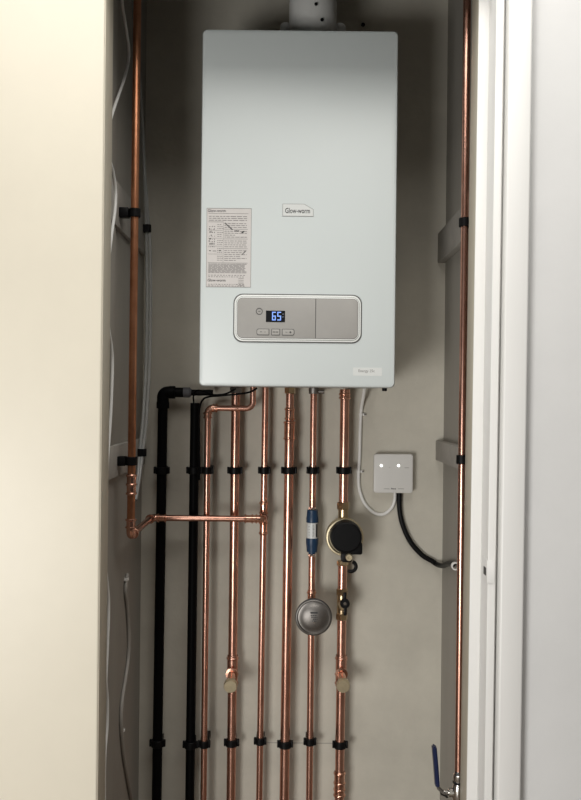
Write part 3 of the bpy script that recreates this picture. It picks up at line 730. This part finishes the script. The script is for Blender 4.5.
# left side: white wire, hoses, grey cable
XA = XL + .0085
def wl(pts, X): return [PX(px, py, X) for px, py in pts]
cable('white_wire', wl([(122, -12), (122.5, 5), (126, 28), (128.7, 48), (128.2, 62), (124.5, 78), (119, 94), (112.8, 112), (109, 126), (107.5, 140), (109, 157), (113, 172), (115.6, 190), (115.2, 208), (112.5, 228), (110, 248), (108.5, 262), (107.8, 290), (108.3, 325), (111.2, 345), (112.4, 362), (111.8, 390), (110.6, 415), (109, 440), (107, 470), (105, 520), (105, 560), (108, 592), (108.6, 612), (107.3, 650), (106, 680), (107.4, 700), (107.2, 725), (105.2, 750), (104.5, 770), (104.3, 815)], XL + .0125), .0032, 'cablew',
      'thin white wire wandering down the left wall beside the cream wall edge', sg=10, n=5)
XH = -0.352
def hp(px, py, Y): return P(px, py, Y)
for k, off in enumerate((1.2, 4.6)):
    top_ = hp(127.5 + off, 5, -.27); pts = [Vector((top_.x, top_.y, 2.299)), Vector((top_.x, top_.y, top_.z + .1)), top_, hp(132.5 + off, 60, -.20), hp(137 + off * .8, 110, -.15), hp(140.0 + off * .6, 160, -.11), hp(143 + off, 212, -.075), hp(145.3 + off, 240, -.070), hp(146 + off, 290, -.070), hp(145.5 + off, 345, -.075), hp(144 + off, 385, -.09), hp(141.3 + off, 425, -.11), hp(138.8 + off * .9, 450, -.125), hp(136 + off * .8, 476, -.15), hp(133.5 + off * .5, 500, -.19)]
    pts = [Vector((max(p.x, XL + .016), p.y, p.z)) for p in pts]
    cable('clear_hose', pts, .0038, 'hose', ('clear plastic tube hanging beside the brown riser, nearer the left wall', 'clear plastic tube hanging beside the brown riser, nearer the boiler')[k], 'hose', 'clear hoses', sg=14)
for px, py, Y, lab in ((145.6, 228.5, -.0725, 'black clip gripping the clear tubes at the upper left'), (140.8, 452.5, -.127, 'black clip gripping the clear tubes above the copper elbow')):
    q = P(px, py, Y); b = NB()
    o_ = rrect(0, 0, .027, .015, .006)
    # oval collar open in the middle
    inn = rrect(0, 0, .021, .0095, .0045); out_ = rrect(0, 0, .027, .0155, .007); n = len(inn)
    rows = []
    for hz in (-.009, .009):
        rows.append(([b.verts.new((q.x + x, q.y + y, q.z + hz)) for x, y in out_], [b.verts.new((q.x + x, q.y + y, q.z + hz)) for x, y in inn]))
    for i in range(n):
        j = (i + 1) % n
        b.faces.new((rows[0][0][i], rows[0][0][j], rows[1][0][j], rows[1][0][i])); b.faces.new((rows[0][1][i], rows[1][1][i], rows[1][1][j], rows[0][1][j]))
        for r_ in rows: b.faces.new((r_[0][i], r_[1][i], r_[1][j], r_[0][j]))
    if q.x - .0135 > XL + .012: box(b, XL + (.0101 if q.z > 1.3 else .0121), q.x - .0130, q.y - .007, q.y + .007, q.z - .008, q.z + .008, .001)
    single('hose_clip', b, 'black', lab, 'hose clip', 'hose clips', origin=q)
gp = [(127.5, 574), (125.6, 590), (127.3, 606), (128.8, 630), (128.6, 655), (126, 676), (122.8, 696), (121.2, 715), (121.6, 732), (124, 757), (128.5, 784), (134, 812)]
cable('grey_cable', wl(gp, XL + .0045), .0041, 'cableg', 'grey cable stapled down the lower left wall', sg=12)
for (px, py), lab in zip(((126.6, 579), (122.6, 730)), ('small pale staple at the top of the grey left wall cable', 'small pale staple midway down the grey left wall cable')):
    q = PX(px, py, XL + .0045); b = NB(); ring(b, q, (0, 0, 1), .0042, .0054, -.003, .003, 16, .0003); box(b, XL + .0002, XL + .007, q.y - .012, q.y - .004, q.z - .003, q.z + .003, .0006)
    single('cable_staple', b, 'cablew', lab, 'cable clip', 'cable staples', origin=(XL, q.y, q.z))

# ================================================================== CAMERA
cam = bpy.data.cameras.new('camera'); co = bpy.data.objects.new('camera', cam); COL.objects.link(co)
cam.sensor_fit = 'VERTICAL'; cam.sensor_height = 24.0; cam.lens = F / 800.0 * 24.0; cam.clip_start = 0.02
Rm = Matrix(((CT, -ST, 0), (0, 0, -1), (ST, CT, 0)))   # columns: right, up, back
co.matrix_world = Matrix.Translation((0, -CD, CZ)) @ Rm.to_4x4()
scene.camera = co
# ================================================================== LIGHT
def area(name, loc, target, sx, sy, power, col):
    l = bpy.data.lights.new(name, 'AREA'); l.shape = 'RECTANGLE'; l.size = sx; l.size_y = sy; l.energy = power; l.color = col
    o = bpy.data.objects.new(name, l); COL.objects.link(o); o.location = loc
    d = Vector(target) - Vector(loc); o.rotation_euler = d.to_track_quat('-Z', 'Y').to_euler(); return o
area('low_window_light', (-0.95, -2.5, 0.47), (0.05, 0, 1.0), 0.75, 0.74, 30, (1.0, 0.985, 0.95))
area('hall_ceiling_light', (0.0, -1.5, 2.48), (0.0, -1.25, 0.0), 1.8, 1.3, 32, (1.0, 0.97, 0.915))
w = bpy.data.worlds.new('world'); scene.world = w; w.use_nodes = True
bg = w.node_tree.nodes['Background']; bg.inputs['Color'].default_value = (0.93, 0.96, 1.0, 1); bg.inputs['Strength'].default_value = 0.045
vs = scene.view_settings
scene.display_settings.display_device = 'sRGB'
vs.view_transform = 'Standard'; vs.look = 'None'; vs.exposure = 0.0; vs.gamma = 1.0; vs.use_curve_mapping = False
